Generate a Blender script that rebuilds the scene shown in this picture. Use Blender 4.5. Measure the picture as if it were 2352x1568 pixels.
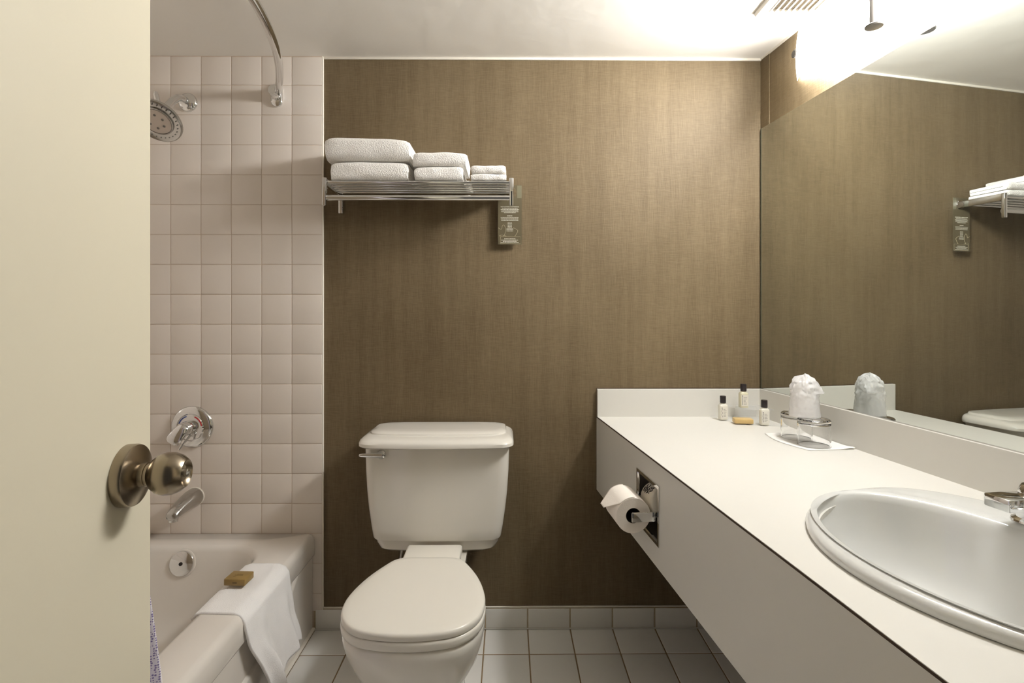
import bpy, bmesh, math, random
from mathutils import Matrix, Vector, noise

random.seed(7)
for o in list(bpy.data.objects):
    bpy.data.objects.remove(o, do_unlink=True)
SC = bpy.context.scene
COL = SC.collection
PI = math.pi

# ------------------------------------------------------------------ camera, world, exposure
# x to the right, y into the room, z up, metres; the photographer stands in the doorway
cam_d = bpy.data.cameras.new('camera')
cam_d.sensor_width = 36.0
cam_d.lens = 1200.0 / 2352.0 * 36.0
cam_d.shift_y = -67.0 / 2352.0
cam_d.clip_start = 0.01
cam = bpy.data.objects.new('camera', cam_d)
COL.objects.link(cam)
cam.location = (0, 0, 1.153)
cam.rotation_euler = (math.radians(90), 0, math.radians(-0.44))
SC.camera = cam

world = bpy.data.worlds.new('World')
SC.world = world
world.use_nodes = True
bg = world.node_tree.nodes['Background']
bg.inputs[0].default_value = (1.0, 0.95, 0.88, 1)
bg.inputs[1].default_value = 0.04          # the room beyond the doorway

SC.view_settings.view_transform = 'Standard'
SC.view_settings.look = 'None'
SC.view_settings.gamma = 1.0
SC.view_settings.use_curve_mapping = False
SC.view_settings.exposure = 0.6
LAMP_TUBE = 170.0          # bare tube behind the glass
LAMP_ENDS = 14.0           # opal glass at its ends
LAMP_STRENGTH = 108.0      # opal glass right over the bulbs
SC.cycles.diffuse_bounces = 7
SC.cycles.max_bounces = 14
SC.cycles.transparent_max_bounces = 16
SC.cycles.sample_clamp_indirect = 6.0

# ------------------------------------------------------------------ helpers
ORG = {}

def srgb(r, g, b):
    f = lambda c: (c / 255 / 12.92) if c / 255 <= 0.04045 else ((c / 255 + 0.055) / 1.055) ** 2.4
    return (f(r), f(g), f(b), 1)

def link(o, parent=None):
    COL.objects.link(o)
    if parent is not None:
        o.parent = parent
    return o

def tag(o, label=None, cat=None, group=None, kind=None):
    if label: o['label'] = label
    if cat: o['category'] = cat
    if group: o['group'] = group
    if kind: o['kind'] = kind
    return o

def thing(name, loc, label, cat, group=None):
    o = bpy.data.objects.new(name, None)
    o.empty_display_size = 0.05
    o.location = loc
    link(o)
    ORG[o.name] = Vector(loc)
    return tag(o, label, cat, group)

def shade(me, smooth):
    if smooth is None:
        return
    me.polygons.foreach_set('use_smooth', [True] * len(me.polygons))
    if smooth < 180:
        me.set_sharp_from_angle(angle=math.radians(smooth))

def mesh(name, verts, faces, mat, parent=None, smooth=None, M=None, fix=True):
    """one mesh object from world-space verts"""
    verts = [Vector(v) for v in verts]
    if M is not None:
        verts = [M @ v for v in verts]
    org = ORG.get(parent.name, Vector((0, 0, 0))) if parent is not None else Vector((0, 0, 0))
    me = bpy.data.meshes.new(name)
    me.from_pydata([v - org for v in verts], [], faces)
    if fix:
        bm = bmesh.new(); bm.from_mesh(me)
        bmesh.ops.remove_doubles(bm, verts=bm.verts, dist=1e-6)
        bmesh.ops.recalc_face_normals(bm, faces=bm.faces)
        bm.to_mesh(me); bm.free()
    me.update()
    shade(me, smooth)
    if mat is not None:
        me.materials.append(mat)
    o = bpy.data.objects.new(name, me)
    link(o, parent)
    ORG[o.name] = org
    return o

def join(*parts):
    V, Fc = [], []
    for v, f in parts:
        b = len(V)
        V += [Vector(x) for x in v]
        Fc += [[b + i for i in q] for q in f]
    return V, Fc

def xf(part, M):
    return [M @ Vector(v) for v in part[0]], part[1]

def box(x0, x1, y0, y1, z0, z1, bev=0.0, seg=2):
    bm = bmesh.new()
    bmesh.ops.create_cube(bm, size=1.0)
    for v in bm.verts:
        v.co = Vector(((x0 + x1) / 2 + v.co.x * (x1 - x0), (y0 + y1) / 2 + v.co.y * (y1 - y0), (z0 + z1) / 2 + v.co.z * (z1 - z0)))
    if bev > 0:
        bmesh.ops.bevel(bm, geom=bm.edges[:], offset=bev, segments=seg, profile=0.5, affect='EDGES')
    bm.verts.ensure_lookup_table()
    V = [v.co.copy() for v in bm.verts]
    Fc = [[v.index for v in f.verts] for f in bm.faces]
    bm.free()
    return V, Fc

def loft(loops, cap0=True, cap1=True, closed=True):
    n = len(loops[0])
    V, Fc = [], []
    for L in loops:
        V += [Vector(p) for p in L]
    m = n if closed else n - 1
    for k in range(len(loops) - 1):
        for i in range(m):
            j = (i + 1) % n
            Fc.append([k * n + i, k * n + j, (k + 1) * n + j, (k + 1) * n + i])
    if cap0: Fc.append(list(range(n))[::-1])
    if cap1: Fc.append([(len(loops) - 1) * n + i for i in range(n)])
    return V, Fc

def frame_to(p, d):
    """matrix whose local z runs along d, at p"""
    q = Vector(d).normalized().to_track_quat('Z', 'Y')
    return Matrix.Translation(Vector(p)) @ q.to_matrix().to_4x4()

def lathe(prof, seg=40, p=(0, 0, 0), d=(0, 0, 1), cap0=True, cap1=True):
    M = frame_to(p, d)
    loops = [[M @ Vector((r * math.cos(2 * PI * i / seg), r * math.sin(2 * PI * i / seg), z)) for i in range(seg)] for r, z in prof]
    return loft(loops, cap0, cap1)

def cyl(p0, p1, r, seg=24, bev=0.0):
    d = Vector(p1) - Vector(p0); h = d.length
    pr = [(r, 0), (r, h)] if bev <= 0 else [(r - bev, 0), (r - bev * .3, bev * .3), (r, bev), (r, h - bev), (r - bev * .3, h - bev * .3), (r - bev, h)]
    return lathe(pr, seg, p0, d)

def tube(pts, r, seg=16, flat=None):
    pts = [Vector(p) for p in pts]
    loops = []
    up = None
    for i, p in enumerate(pts):
        t = (pts[min(i + 1, len(pts) - 1)] - pts[max(i - 1, 0)]).normalized()
        if up is None:
            up = t.orthogonal().normalized()
        up = (up - t * up.dot(t)).normalized()
        s = t.cross(up)
        rr = r[i] if isinstance(r, (list, tuple)) else r
        loops.append([p + (up * math.cos(2 * PI * k / seg) + s * math.sin(2 * PI * k / seg)) * rr for k in range(seg)])
    return loft(loops)

def catmull(P, n, closed=False):
    out = []
    m = len(P)
    rng = m if closed else m - 1
    for i in range(rng):
        if closed:
            a, b, c, d = P[(i - 1) % m], P[i], P[(i + 1) % m], P[(i + 2) % m]
        else:
            a, b, c, d = P[max(i - 1, 0)], P[i], P[i + 1], P[min(i + 2, m - 1)]
        for k in range(n):
            t = k / n
            out.append(tuple(0.5 * ((2 * b[j]) + (-a[j] + c[j]) * t + (2 * a[j] - 5 * b[j] + 4 * c[j] - d[j]) * t * t + (-a[j] + 3 * b[j] - 3 * c[j] + d[j]) * t ** 3) for j in range(len(b))))
    if not closed:
        out.append(tuple(P[-1]))
    return out

def rrect(x0, x1, y0, y1, r, z, seg=6, front_bow=0.0):
    """rounded rectangle loop; front_bow pushes the y0 side toward the viewer"""
    L = []
    cx = (x0 + x1) / 2; hw = (x1 - x0) / 2
    for (cxn, cyn, a0) in ((x1 - r, y1 - r, 0), (x0 + r, y1 - r, 90), (x0 + r, y0 + r, 180), (x1 - r, y0 + r, 270)):
        for k in range(seg + 1):
            a = math.radians(a0 + 90 * k / seg)
            L.append((cxn + r * math.cos(a), cyn + r * math.sin(a), z))
    if front_bow:
        # resample the front side so it can bow
        front = []
        a = L[3 * (seg + 1) - 1]; b = L[3 * (seg + 1)]
        for k in range(1, 12):
            t = k / 12
            front.append((a[0] + (b[0] - a[0]) * t, a[1], z))
        L = L[:3 * (seg + 1)] + front + L[3 * (seg + 1):]
        L = [(x, y - front_bow * max(0.0, 1 - ((x - cx) / hw) ** 2) * (1 if y < (y0 + y1) / 2 else 0), zz) for x, y, zz in L]
    return L

def grid(nu, nv, fn):
    V = [fn(i / nu, j / nv) for j in range(nv + 1) for i in range(nu + 1)]
    Fc = [[j * (nu + 1) + i, j * (nu + 1) + i + 1, (j + 1) * (nu + 1) + i + 1, (j + 1) * (nu + 1) + i] for j in range(nv) for i in range(nu)]
    return V, Fc

def sstep(a, b, x):
    t = min(1, max(0, (x - a) / (b - a)))
    return t * t * (3 - 2 * t)

# ------------------------------------------------------------------ materials
def mat(name, color, rough=0.5, metal=0.0, coat=0.0, spec=0.5, bump=None, vary=None, trans=0.0, ior=1.45, sheen=0.0, subsurf=0.0):
    m = bpy.data.materials.new(name)
    m.use_nodes = True
    nt = m.node_tree
    b = nt.nodes['Principled BSDF']
    b.inputs['Base Color'].default_value = color
    b.inputs['Roughness'].default_value = rough
    b.inputs['Metallic'].default_value = metal
    b.inputs['Coat Weight'].default_value = coat
    b.inputs['Coat Roughness'].default_value = 0.06
    b.inputs['Specular IOR Level'].default_value = spec
    b.inputs['Transmission Weight'].default_value = trans
    b.inputs['IOR'].default_value = ior
    b.inputs['Sheen Weight'].default_value = sheen
    tc = nt.nodes.new('ShaderNodeTexCoord')
    if vary:
        sc, amt = vary
        n = nt.nodes.new('ShaderNodeTexNoise'); n.inputs['Scale'].default_value = sc; n.inputs['Detail'].default_value = 4
        nt.links.new(tc.outputs['Object'], n.inputs['Vector'])
        r = nt.nodes.new('ShaderNodeMapRange')
        r.inputs['To Min'].default_value = 1 - amt; r.inputs['To Max'].default_value = 1 + amt
        nt.links.new(n.outputs['Fac'], r.inputs['Value'])
        mx = nt.nodes.new('ShaderNodeMix'); mx.data_type = 'RGBA'; mx.blend_type = 'MULTIPLY'
        mx.inputs[0].default_value = 1
        mx.inputs[6].default_value = color
        nt.links.new(r.outputs[0], mx.inputs[7])
        nt.links.new(mx.outputs[2], b.inputs['Base Color'])
    if bump:
        sc, st, dist = bump
        n2 = nt.nodes.new('ShaderNodeTexNoise'); n2.inputs['Scale'].default_value = sc; n2.inputs['Detail'].default_value = 3
        nt.links.new(tc.outputs['Object'], n2.inputs['Vector'])
        bp = nt.nodes.new('ShaderNodeBump'); bp.inputs['Strength'].default_value = st; bp.inputs['Distance'].default_value = dist
        nt.links.new(n2.outputs['Fac'], bp.inputs['Height'])
        nt.links.new(bp.outputs['Normal'], b.inputs['Normal'])
    return m

def wallpaper_material():
    m = mat('brown_woven_wallpaper', srgb(128, 106, 76), 0.55, spec=0.3)
    nt = m.node_tree; b = nt.nodes['Principled BSDF']
    tc = nt.nodes.new('ShaderNodeTexCoord')
    def stretched(sx, sz, scale, detail=2):
        mp = nt.nodes.new('ShaderNodeMapping'); mp.inputs['Scale'].default_value = (sx, sx, sz)
        n = nt.nodes.new('ShaderNodeTexNoise'); n.inputs['Scale'].default_value = scale; n.inputs['Detail'].default_value = detail
        nt.links.new(tc.outputs['Object'], mp.inputs['Vector']); nt.links.new(mp.outputs[0], n.inputs['Vector'])
        return n.outputs['Fac']
    def math2(op, a, c):
        k = nt.nodes.new('ShaderNodeMath'); k.operation = op
        for i, s in enumerate((a, c)):
            if isinstance(s, float): k.inputs[i].default_value = s
            else: nt.links.new(s, k.inputs[i])
        return k.outputs[0]
    warp = stretched(1, 0.06, 420)       # vertical threads
    weft = stretched(0.10, 1, 380)       # horizontal threads
    weave = math2('ADD', warp, weft)
    patch = stretched(1, 1, 2.2, 5)      # large uneven fading
    streak = stretched(1, 0.05, 40, 4)
    w2 = math2('MULTIPLY', weave, 0.20)
    p2 = math2('MULTIPLY', patch, 0.34)
    s2 = math2('MULTIPLY', streak, 0.22)
    tot = math2('ADD', math2('ADD', w2, p2), s2)
    rp = nt.nodes.new('ShaderNodeValToRGB')
    rp.color_ramp.elements[0].position = 0.34; rp.color_ramp.elements[0].color = srgb(90, 76, 54)
    rp.color_ramp.elements[1].position = 0.62; rp.color_ramp.elements[1].color = srgb(119, 104, 80)
    nt.links.new(tot, rp.inputs[0]); nt.links.new(rp.outputs[0], b.inputs['Base Color'])
    bp = nt.nodes.new('ShaderNodeBump'); bp.inputs['Strength'].default_value = 0.35; bp.inputs['Distance'].default_value = 0.0015
    nt.links.new(weave, bp.inputs['Height']); nt.links.new(bp.outputs[0], b.inputs['Normal'])
    return m

def emission_material(name, color, strength):
    m = bpy.data.materials.new(name); m.use_nodes = True
    nt = m.node_tree; nt.nodes.clear()
    e = nt.nodes.new('ShaderNodeEmission'); e.inputs[0].default_value = color; e.inputs[1].default_value = strength
    o = nt.nodes.new('ShaderNodeOutputMaterial'); nt.links.new(e.outputs[0], o.inputs[0])
    return m

def lamp_material(name, color, hi, lo, reach):
    '''opal glass lit by bulbs behind its middle: brightest there, dimmer toward both ends'''
    m = emission_material(name, color, hi)
    nt = m.node_tree
    e = [n for n in nt.nodes if n.type == 'EMISSION'][0]
    tc = nt.nodes.new('ShaderNodeTexCoord'); sx = nt.nodes.new('ShaderNodeSeparateXYZ')
    nt.links.new(tc.outputs['Object'], sx.inputs[0])
    ab = nt.nodes.new('ShaderNodeMath'); ab.operation = 'ABSOLUTE'; nt.links.new(sx.outputs['Y'], ab.inputs[0])
    mr = nt.nodes.new('ShaderNodeMapRange'); mr.interpolation_type = 'SMOOTHSTEP'
    mr.inputs['From Min'].default_value = 0.02; mr.inputs['From Max'].default_value = reach
    mr.inputs['To Min'].default_value = hi; mr.inputs['To Max'].default_value = lo
    nt.links.new(ab.outputs[0], mr.inputs['Value']); nt.links.new(mr.outputs[0], e.inputs[1])
    return m

def film_material(name, color, opacity):
    """thin clear film: part see-through, part milky, glossy on top"""
    m = mat(name, color, 0.18, spec=0.6, bump=(60, 0.3, 0.004))
    nt = m.node_tree; b = nt.nodes['Principled BSDF']
    t = nt.nodes.new('ShaderNodeBsdfTransparent'); mx = nt.nodes.new('ShaderNodeMixShader')
    mx.inputs[0].default_value = opacity
    nt.links.new(t.outputs[0], mx.inputs[1]); nt.links.new(b.outputs[0], mx.inputs[2])
    nt.links.new(mx.outputs[0], nt.nodes['Material Output'].inputs[0])
    return m

def curtain_material():
    m = mat('curtain_dotted_fabric', srgb(232, 228, 232), 0.8)
    nt = m.node_tree; b = nt.nodes['Principled BSDF']
    tc = nt.nodes.new('ShaderNodeTexCoord')
    v = nt.nodes.new('ShaderNodeTexVoronoi'); v.inputs['Scale'].default_value = 210; v.inputs['Randomness'].default_value = 0.35
    nt.links.new(tc.outputs['Object'], v.inputs['Vector'])
    r = nt.nodes.new('ShaderNodeValToRGB')
    r.color_ramp.elements[0].position = 0.34; r.color_ramp.elements[0].color = srgb(140, 128, 172)
    r.color_ramp.elements[1].position = 0.42; r.color_ramp.elements[1].color = srgb(236, 232, 238)
    nt.links.new(v.outputs['Distance'], r.inputs[0]); nt.links.new(r.outputs[0], b.inputs['Base Color'])
    return m

M = {}
M['wallpaper'] = wallpaper_material()
M['ceiling'] = mat('ceiling_paint', srgb(238, 234, 227), 0.55, bump=(9, 0.12, 0.02), vary=(3, 0.02))
M['plain_wall'] = mat('plain_painted_wall', srgb(206, 196, 176), 0.6, vary=(4, 0.02))
M['caulk'] = mat('white_caulk', srgb(232, 226, 214), 0.5)
M['tile'] = mat('glazed_wall_tile', srgb(222, 213, 204), 0.2, coat=0.2, bump=(14, 0.03, 0.006), vary=(5, 0.015))
M['grout'] = mat('wall_grout', srgb(200, 183, 167), 0.85, vary=(60, 0.06))
M['floor_tile'] = mat('glazed_floor_tile', srgb(226, 224, 219), 0.2, coat=0.2, bump=(22, 0.06, 0.006), vary=(7, 0.03))
M['floor_grout'] = mat('dirty_floor_grout', srgb(134, 112, 82), 0.9, vary=(18, 0.25))
M['base_grout'] = mat('base_grout', srgb(176, 160, 134), 0.9, vary=(30, 0.2))
M['door'] = mat('cream_door_paint', srgb(196, 189, 169), 0.42, bump=(30, 0.04, 0.003), vary=(2, 0.015))
M['nickel'] = mat('brushed_nickel', srgb(158, 146, 128), 0.24, 1.0, bump=(160, 0.03, 0.001))
M['chrome'] = mat('polished_chrome', srgb(226, 226, 225), 0.07, 1.0)
M['satin'] = mat('satin_chrome', srgb(190, 188, 184), 0.22, 1.0)
M['dark'] = mat('black_screw_head', srgb(28, 22, 16), 0.7)  # plain near-black of the overflow screw
M['seam'] = mat('dark_laminate_core', srgb(62, 46, 30), 0.7)
M['laminate'] = mat('white_laminate', srgb(217, 215, 209), 0.38, vary=(30, 0.01))
M['porcelain'] = mat('white_porcelain', srgb(226, 222, 213), 0.12, coat=0.5)
M['seat'] = mat('white_seat_plastic', srgb(226, 222, 212), 0.24)
M['sink'] = mat('sink_porcelain', srgb(214, 215, 213), 0.1, coat=0.5)
M['grey_metal'] = mat('grey_satin_metal', srgb(66, 62, 57), 0.6, 0.0)
M['vent_shade'] = mat('grey_vent_shade', srgb(120, 110, 96), 0.8)
M['enamel'] = mat('tub_enamel', srgb(222, 216, 208), 0.14, coat=0.5, vary=(3, 0.01))
M['towel'] = mat('white_terry', srgb(240, 237, 232), 0.95, spec=0.1, sheen=0.3, bump=(300, 0.7, 0.006), vary=(110, 0.06))
M['cotton'] = mat('white_cotton_mat', srgb(243, 241, 240), 0.95, spec=0.1, sheen=0.25, bump=(500, 0.5, 0.003))
def mirror_material():
    m = mat('mirror_silver', (0.70, 0.73, 0.70, 1), 0.0, 1.0)
    nt = m.node_tree
    d = nt.nodes.new('ShaderNodeBsdfDiffuse'); d.inputs[0].default_value = (0.62, 0.64, 0.62, 1)
    mx = nt.nodes.new('ShaderNodeMixShader'); mx.inputs[0].default_value = 0.012     # film of dust on the glass
    nt.links.new(nt.nodes['Principled BSDF'].outputs[0], mx.inputs[1]); nt.links.new(d.outputs[0], mx.inputs[2])
    nt.links.new(mx.outputs[0], nt.nodes['Material Output'].inputs[0])
    return m
M['mirror'] = mirror_material()
M['mirror_edge'] = mat('mirror_glass_edge', srgb(70, 84, 78), 0.15)
M['lamp_glass'] = lamp_material('lit_opal_glass', (1.0, 0.993, 0.972, 1), LAMP_STRENGTH, LAMP_ENDS, 0.30)
M['tube'] = emission_material('lit_tube', (1.0, 0.993, 0.972, 1), LAMP_TUBE)
M['white_metal'] = mat('white_enamelled_metal', srgb(228, 224, 216), 0.4)
M['vent'] = mat('white_vent_plastic', srgb(230, 226, 218), 0.45)
M['tag_card'] = mat('printed_hanger_card', srgb(92, 84, 64), 0.35)
M['tag_top'] = mat('printed_hanger_card_top', srgb(112, 108, 88), 0.35)
M['print_white'] = mat('white_print', srgb(225, 222, 208), 0.6)
M['print_pale'] = mat('pale_print', srgb(165, 155, 128), 0.6)
M['print_black'] = mat('black_print', srgb(40, 36, 34), 0.6)
M['paper'] = mat('tissue_paper', srgb(240, 233, 224), 0.95, spec=0.1, bump=(300, 0.3, 0.002))
M['wrapper'] = mat('roll_wrapper_paper', srgb(220, 214, 200), 0.7, bump=(40, 0.3, 0.004))
M['core'] = mat('cardboard_core', srgb(60, 50, 40), 0.9)
M['napkin'] = mat('white_paper_mat', srgb(240, 238, 234), 0.8)
M['glass'] = mat('clear_glass', (1, 1, 1, 1), 0.0, trans=1.0, ior=1.45)
M['acrylic'] = film_material('clear_acrylic', srgb(240, 242, 242), 0.14)
M['cup'] = mat('white_plastic_cup', srgb(238, 237, 236), 0.35)
M['film'] = film_material('clear_plastic_bag', srgb(246, 245, 246), 0.55)
M['bottle'] = mat('pale_lotion_bottle', srgb(226, 223, 210), 0.3)
M['bottle_clear'] = mat('clear_shampoo_bottle', srgb(214, 209, 182), 0.25)
M['bottle_cap'] = mat('black_bottle_cap', srgb(38, 32, 34), 0.3)
M['bottle_label'] = mat('white_bottle_label', srgb(232, 228, 218), 0.5)
M['soap_tan'] = mat('tan_soap_wrapper', srgb(206, 176, 118), 0.4, bump=(60, 0.15, 0.002))
M['soap_brown'] = mat('brown_soap_wrapper', srgb(142, 116, 66), 0.4, bump=(60, 0.15, 0.002))
M['soap_print'] = mat('soap_dark_print', srgb(104, 82, 40), 0.5)
M['red'] = mat('red_mark', srgb(176, 40, 44), 0.35)
M['blue'] = mat('blue_mark', srgb(50, 70, 130), 0.35)
M['rubber_red'] = mat('red_rubber_gasket', srgb(170, 70, 50), 0.6)
M['nozzle'] = mat('grey_nozzle', srgb(110, 104, 98), 0.5)
M['spray_face'] = mat('satin_spray_face', srgb(186, 176, 166), 0.3, 0.6)
M['curtain'] = curtain_material()

# ------------------------------------------------------------------ room shell
BACK = 1.911          # back wall surface
CEIL = 2.082
FRONT = -0.12         # inside face of the wall with the doorway
LEFT = -1.48          # tub side wall
TILE_EDGE = -0.675    # where wall tile meets wallpaper
SK = math.tan(math.radians(6.2))      # the vanity wall is not square to the back wall
def wall_x(y): return 0.9290 + (BACK - y) * SK
RW_ANG = math.radians(6.2)

def structure(name, part, m, label, cat, smooth=None):
    return tag(mesh(name, part[0], part[1], m, None, smooth), label, cat, kind='structure')

wall_back = structure('wall_back', box(LEFT - .1, 1.15, BACK, BACK + 0.1, -0.05, CEIL + .05), M['wallpaper'],
                      'brown woven wallpaper wall behind the toilet and towel shelf', 'wall')
def prism_xy(P, z0, z1):
    n = len(P)
    V = [(x, y, z0) for x, y in P] + [(x, y, z1) for x, y in P]
    return V, [list(range(n))[::-1], list(range(n, 2 * n))] + [[i, (i + 1) % n, n + (i + 1) % n, n + i] for i in range(n)]
wall_right = structure('wall_right', prism_xy([(wall_x(BACK), BACK), (wall_x(-.3), -.3), (wall_x(-.3) + .1, -.3), (wall_x(BACK) + .1, BACK)], -0.05, CEIL + .05),
                       M['wallpaper'], 'brown wallpapered wall that carries the big mirror', 'wall')
structure('wall_left', box(LEFT - .1, LEFT, .27, BACK, -0.05, CEIL + .05), M['plain_wall'], 'side wall of the bathtub alcove', 'wall')
structure('wall_alcove_end', box(LEFT - .1, -.70, .27, .388, -0.05, CEIL + .05), M['plain_wall'], 'near end wall of the bathtub alcove behind the door', 'wall')
structure('wall_entry', box(-.80, -.70, FRONT - .1, .27, -0.05, CEIL + .05), M['plain_wall'], 'short pale wall beside the open door', 'wall')
wf = join(box(-.70, -.37, FRONT - .1, FRONT, -.05, CEIL + .05), box(.42, 1.30, FRONT - .1, FRONT, -.05, CEIL + .05), box(-.37, .42, FRONT - .1, FRONT, 2.05, CEIL + .05))
structure('wall_front', wf, M['plain_wall'], 'pale wall with the doorway the camera looks through', 'wall')
structure('ceiling', box(LEFT - .1, 1.4, FRONT - .1, BACK + .1, CEIL, CEIL + .06), M['ceiling'], 'white painted bathroom ceiling', 'ceiling')
floor = structure('floor', box(LEFT - .1, 1.4, FRONT - .3, BACK + .1, -0.06, 0.0012), M['floor_grout'], 'white square floor tiles with brown grout lines', 'floor')

# floor tiles, one object each
def tile_mesh(name, w, h, t, bev, m):
    """tile lying in its local xy plane, top at z=t"""
    v, f = loft([[(-w / 2, -h / 2, 0), (w / 2, -h / 2, 0), (w / 2, h / 2, 0), (-w / 2, h / 2, 0)],
                 [(-w / 2, -h / 2, t - bev), (w / 2, -h / 2, t - bev), (w / 2, h / 2, t - bev), (-w / 2, h / 2, t - bev)],
                 [(-w / 2 + bev * .4, -h / 2 + bev * .4, t - bev * .3), (w / 2 - bev * .4, -h / 2 + bev * .4, t - bev * .3), (w / 2 - bev * .4, h / 2 - bev * .4, t - bev * .3), (-w / 2 + bev * .4, h / 2 - bev * .4, t - bev * .3)],
                 [(-w / 2 + bev * 1.4, -h / 2 + bev * 1.4, t), (w / 2 - bev * 1.4, -h / 2 + bev * 1.4, t), (w / 2 - bev * 1.4, h / 2 - bev * 1.4, t), (-w / 2 + bev * 1.4, h / 2 - bev * 1.4, t)]], cap0=False)
    me = bpy.data.meshes.new(name); me.from_pydata([tuple(p) for p in v], [], f); me.update()
    me.materials.append(m); shade(me, 50)
    return me

PX, PY = 0.1545, 0.148
cache = {}
def placed(name, w, h, t, bev, m, parent, loc, rot=(0, 0, 0)):
    key = (name, round(w, 4), round(h, 4))
    if key not in cache:
        cache[key] = tile_mesh(name, w, h, t, bev, m)
    o = bpy.data.objects.new(name, cache[key])
    o.location = loc; o.rotation_euler = rot
    return link(o, parent)

for i in range(-6, 8):
    x0 = 0.0717 + PX * i
    for j in range(14):
        y1 = BACK - .004 - PY * j; y0 = y1 - PY
        xa, xb = max(x0, -0.86), x0 + PX
        if xb - xa < .02 or xa > wall_x(y0) : continue
        placed('floor_tile', xb - xa - .0035, PY - .0035, .006, .0018, M['floor_tile'], floor, ((xa + xb) / 2, (y0 + y1) / 2, -0.0035),
               (random.gauss(0, .0012), random.gauss(0, .0012), 0))

# cove base of the same tile along the back wall
BB_TOP = 0.0765
base = structure('baseboard_back', box(TILE_EDGE - .03, wall_x(BACK) , BACK - .0088, BACK + .002, 0.0, BB_TOP - .001), M['base_grout'],
                 'row of white base tiles along the foot of the brown wall', 'baseboard')
for i in range(-5, 6):
    xa = max(0.0717 + PX * i, -.715); xb = min(0.0717 + PX * (i + 1), .926)
    if xb - xa < .02: continue
    placed('base_tile', xb - xa - .004, BB_TOP - .006, .007, .002, M['floor_tile'], base, ((xa + xb) / 2, BACK - .003, .0042 + (BB_TOP - .006) / 2), (PI / 2, 0, 0))
# curved foot of the cove and the painted bead on top
cove = [[(x, BACK - .0095 - .010 * math.cos(a) , .0005 + .010 * (1 - math.sin(a))) for a in [k * PI / 2 / 5 for k in range(6)]] + [(x, BACK - .0055, .0005)] for x in (-.71, .90)]
mesh('cove_foot', *loft(cove), M['floor_tile'], base, 60)
bead = box(TILE_EDGE, .90, BACK - .008, BACK, BB_TOP, BB_TOP + .004, .0015)
mesh('caulk_bead', *bead, M['caulk'], base, 40)
base_r = structure('baseboard_right', prism_xy([(wall_x(BACK - .02) - .010, BACK - .02), (wall_x(FRONT) - .010, FRONT), (wall_x(FRONT), FRONT), (wall_x(BACK - .02), BACK - .02)], 0.0, BB_TOP),
                   M['floor_tile'], 'white tile base under the vanity along the mirror wall', 'baseboard')

# wall tiles over the tub, one object each
TX, TZ = 0.1094, 0.1084
mesh('grout_bed', *box(LEFT, TILE_EDGE, BACK - .0083, BACK + .002, 0, CEIL), M['grout'], wall_back)
for c in range(8):
    x1 = TILE_EDGE - .0 - TX * c; x0 = max(x1 - TX, LEFT)
    if x1 - x0 < .02: continue
    for r in range(20):
        z1 = 1.6514 + TZ * (4 - r); z0 = z1 - TZ
        z1 = min(z1, CEIL - .002)
        if r == 19 or z0 < .065: z0 = .068
        if z1 - z0 < .02: continue
        if z1 < .34 and c > 0: continue
        placed('wall_tile', x1 - x0 - .0022, z1 - z0 - .0022, .0075, .0009, M['tile'], wall_back, ((x0 + x1) / 2, BACK - .002, (z0 + z1) / 2),
               (PI / 2 + random.gauss(0, .0008), random.gauss(0, .0008), 0))
mesh('tile_edge_caulk', *box(TILE_EDGE - .001, TILE_EDGE + .004, BACK - .009, BACK + .001, .07, CEIL, .0015), M['caulk'], wall_back, 40)
# tile on the hidden alcove sides, real but joined
def tile_field(x, ys, zs, n):
    parts = []
    for y0, y1 in ys:
        for z0, z1 in zs:
            parts.append(box(min(x, x + n * .006), max(x, x + n * .006), y0 + .0011, y1 - .0011, z0 + .0011, z1 - .0011))
    return join(*parts)
ys = [(BACK - .009 - TX * (k + 1), BACK - .009 - TX * k) for k in range(13)]
zs = [(1.6514 + TZ * (3 - k), 1.6514 + TZ * (4 - k) if k else CEIL - .002) for k in range(16)]
o = mesh('alcove_side_tiles', *tile_field(LEFT, ys, zs, 1), M['tile'], bpy.data.objects['wall_left'], fix=False)
o['kind'] = 'stuff'

# painted bead at the top of the walls
tr = structure('trim_1', box(TILE_EDGE, wall_x(BACK), BACK - .006, BACK + .001, CEIL - .008, CEIL + .001, .002), M['caulk'], 'thin white caulk line between back wall and ceiling', 'trim', 40)
tr2 = structure('trim_2', prism_xy([(wall_x(BACK) - .005, BACK), (wall_x(.0) - .005, 0), (wall_x(0), 0), (wall_x(BACK), BACK)], CEIL - .006, CEIL + .001), M['caulk'], 'thin caulk line between mirror wall and ceiling', 'trim')
# overlapping wallpaper seam next to the corner
strip = prism_xy([(wall_x(BACK - .002) - .0022, BACK - .002), (wall_x(BACK - .052) - .0022, BACK - .052), (wall_x(BACK - .052), BACK - .052), (wall_x(BACK - .002), BACK - .002)], 1.80, CEIL - .006)
mesh('wallpaper_overlap', *strip, M['wallpaper'], wall_right)

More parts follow.
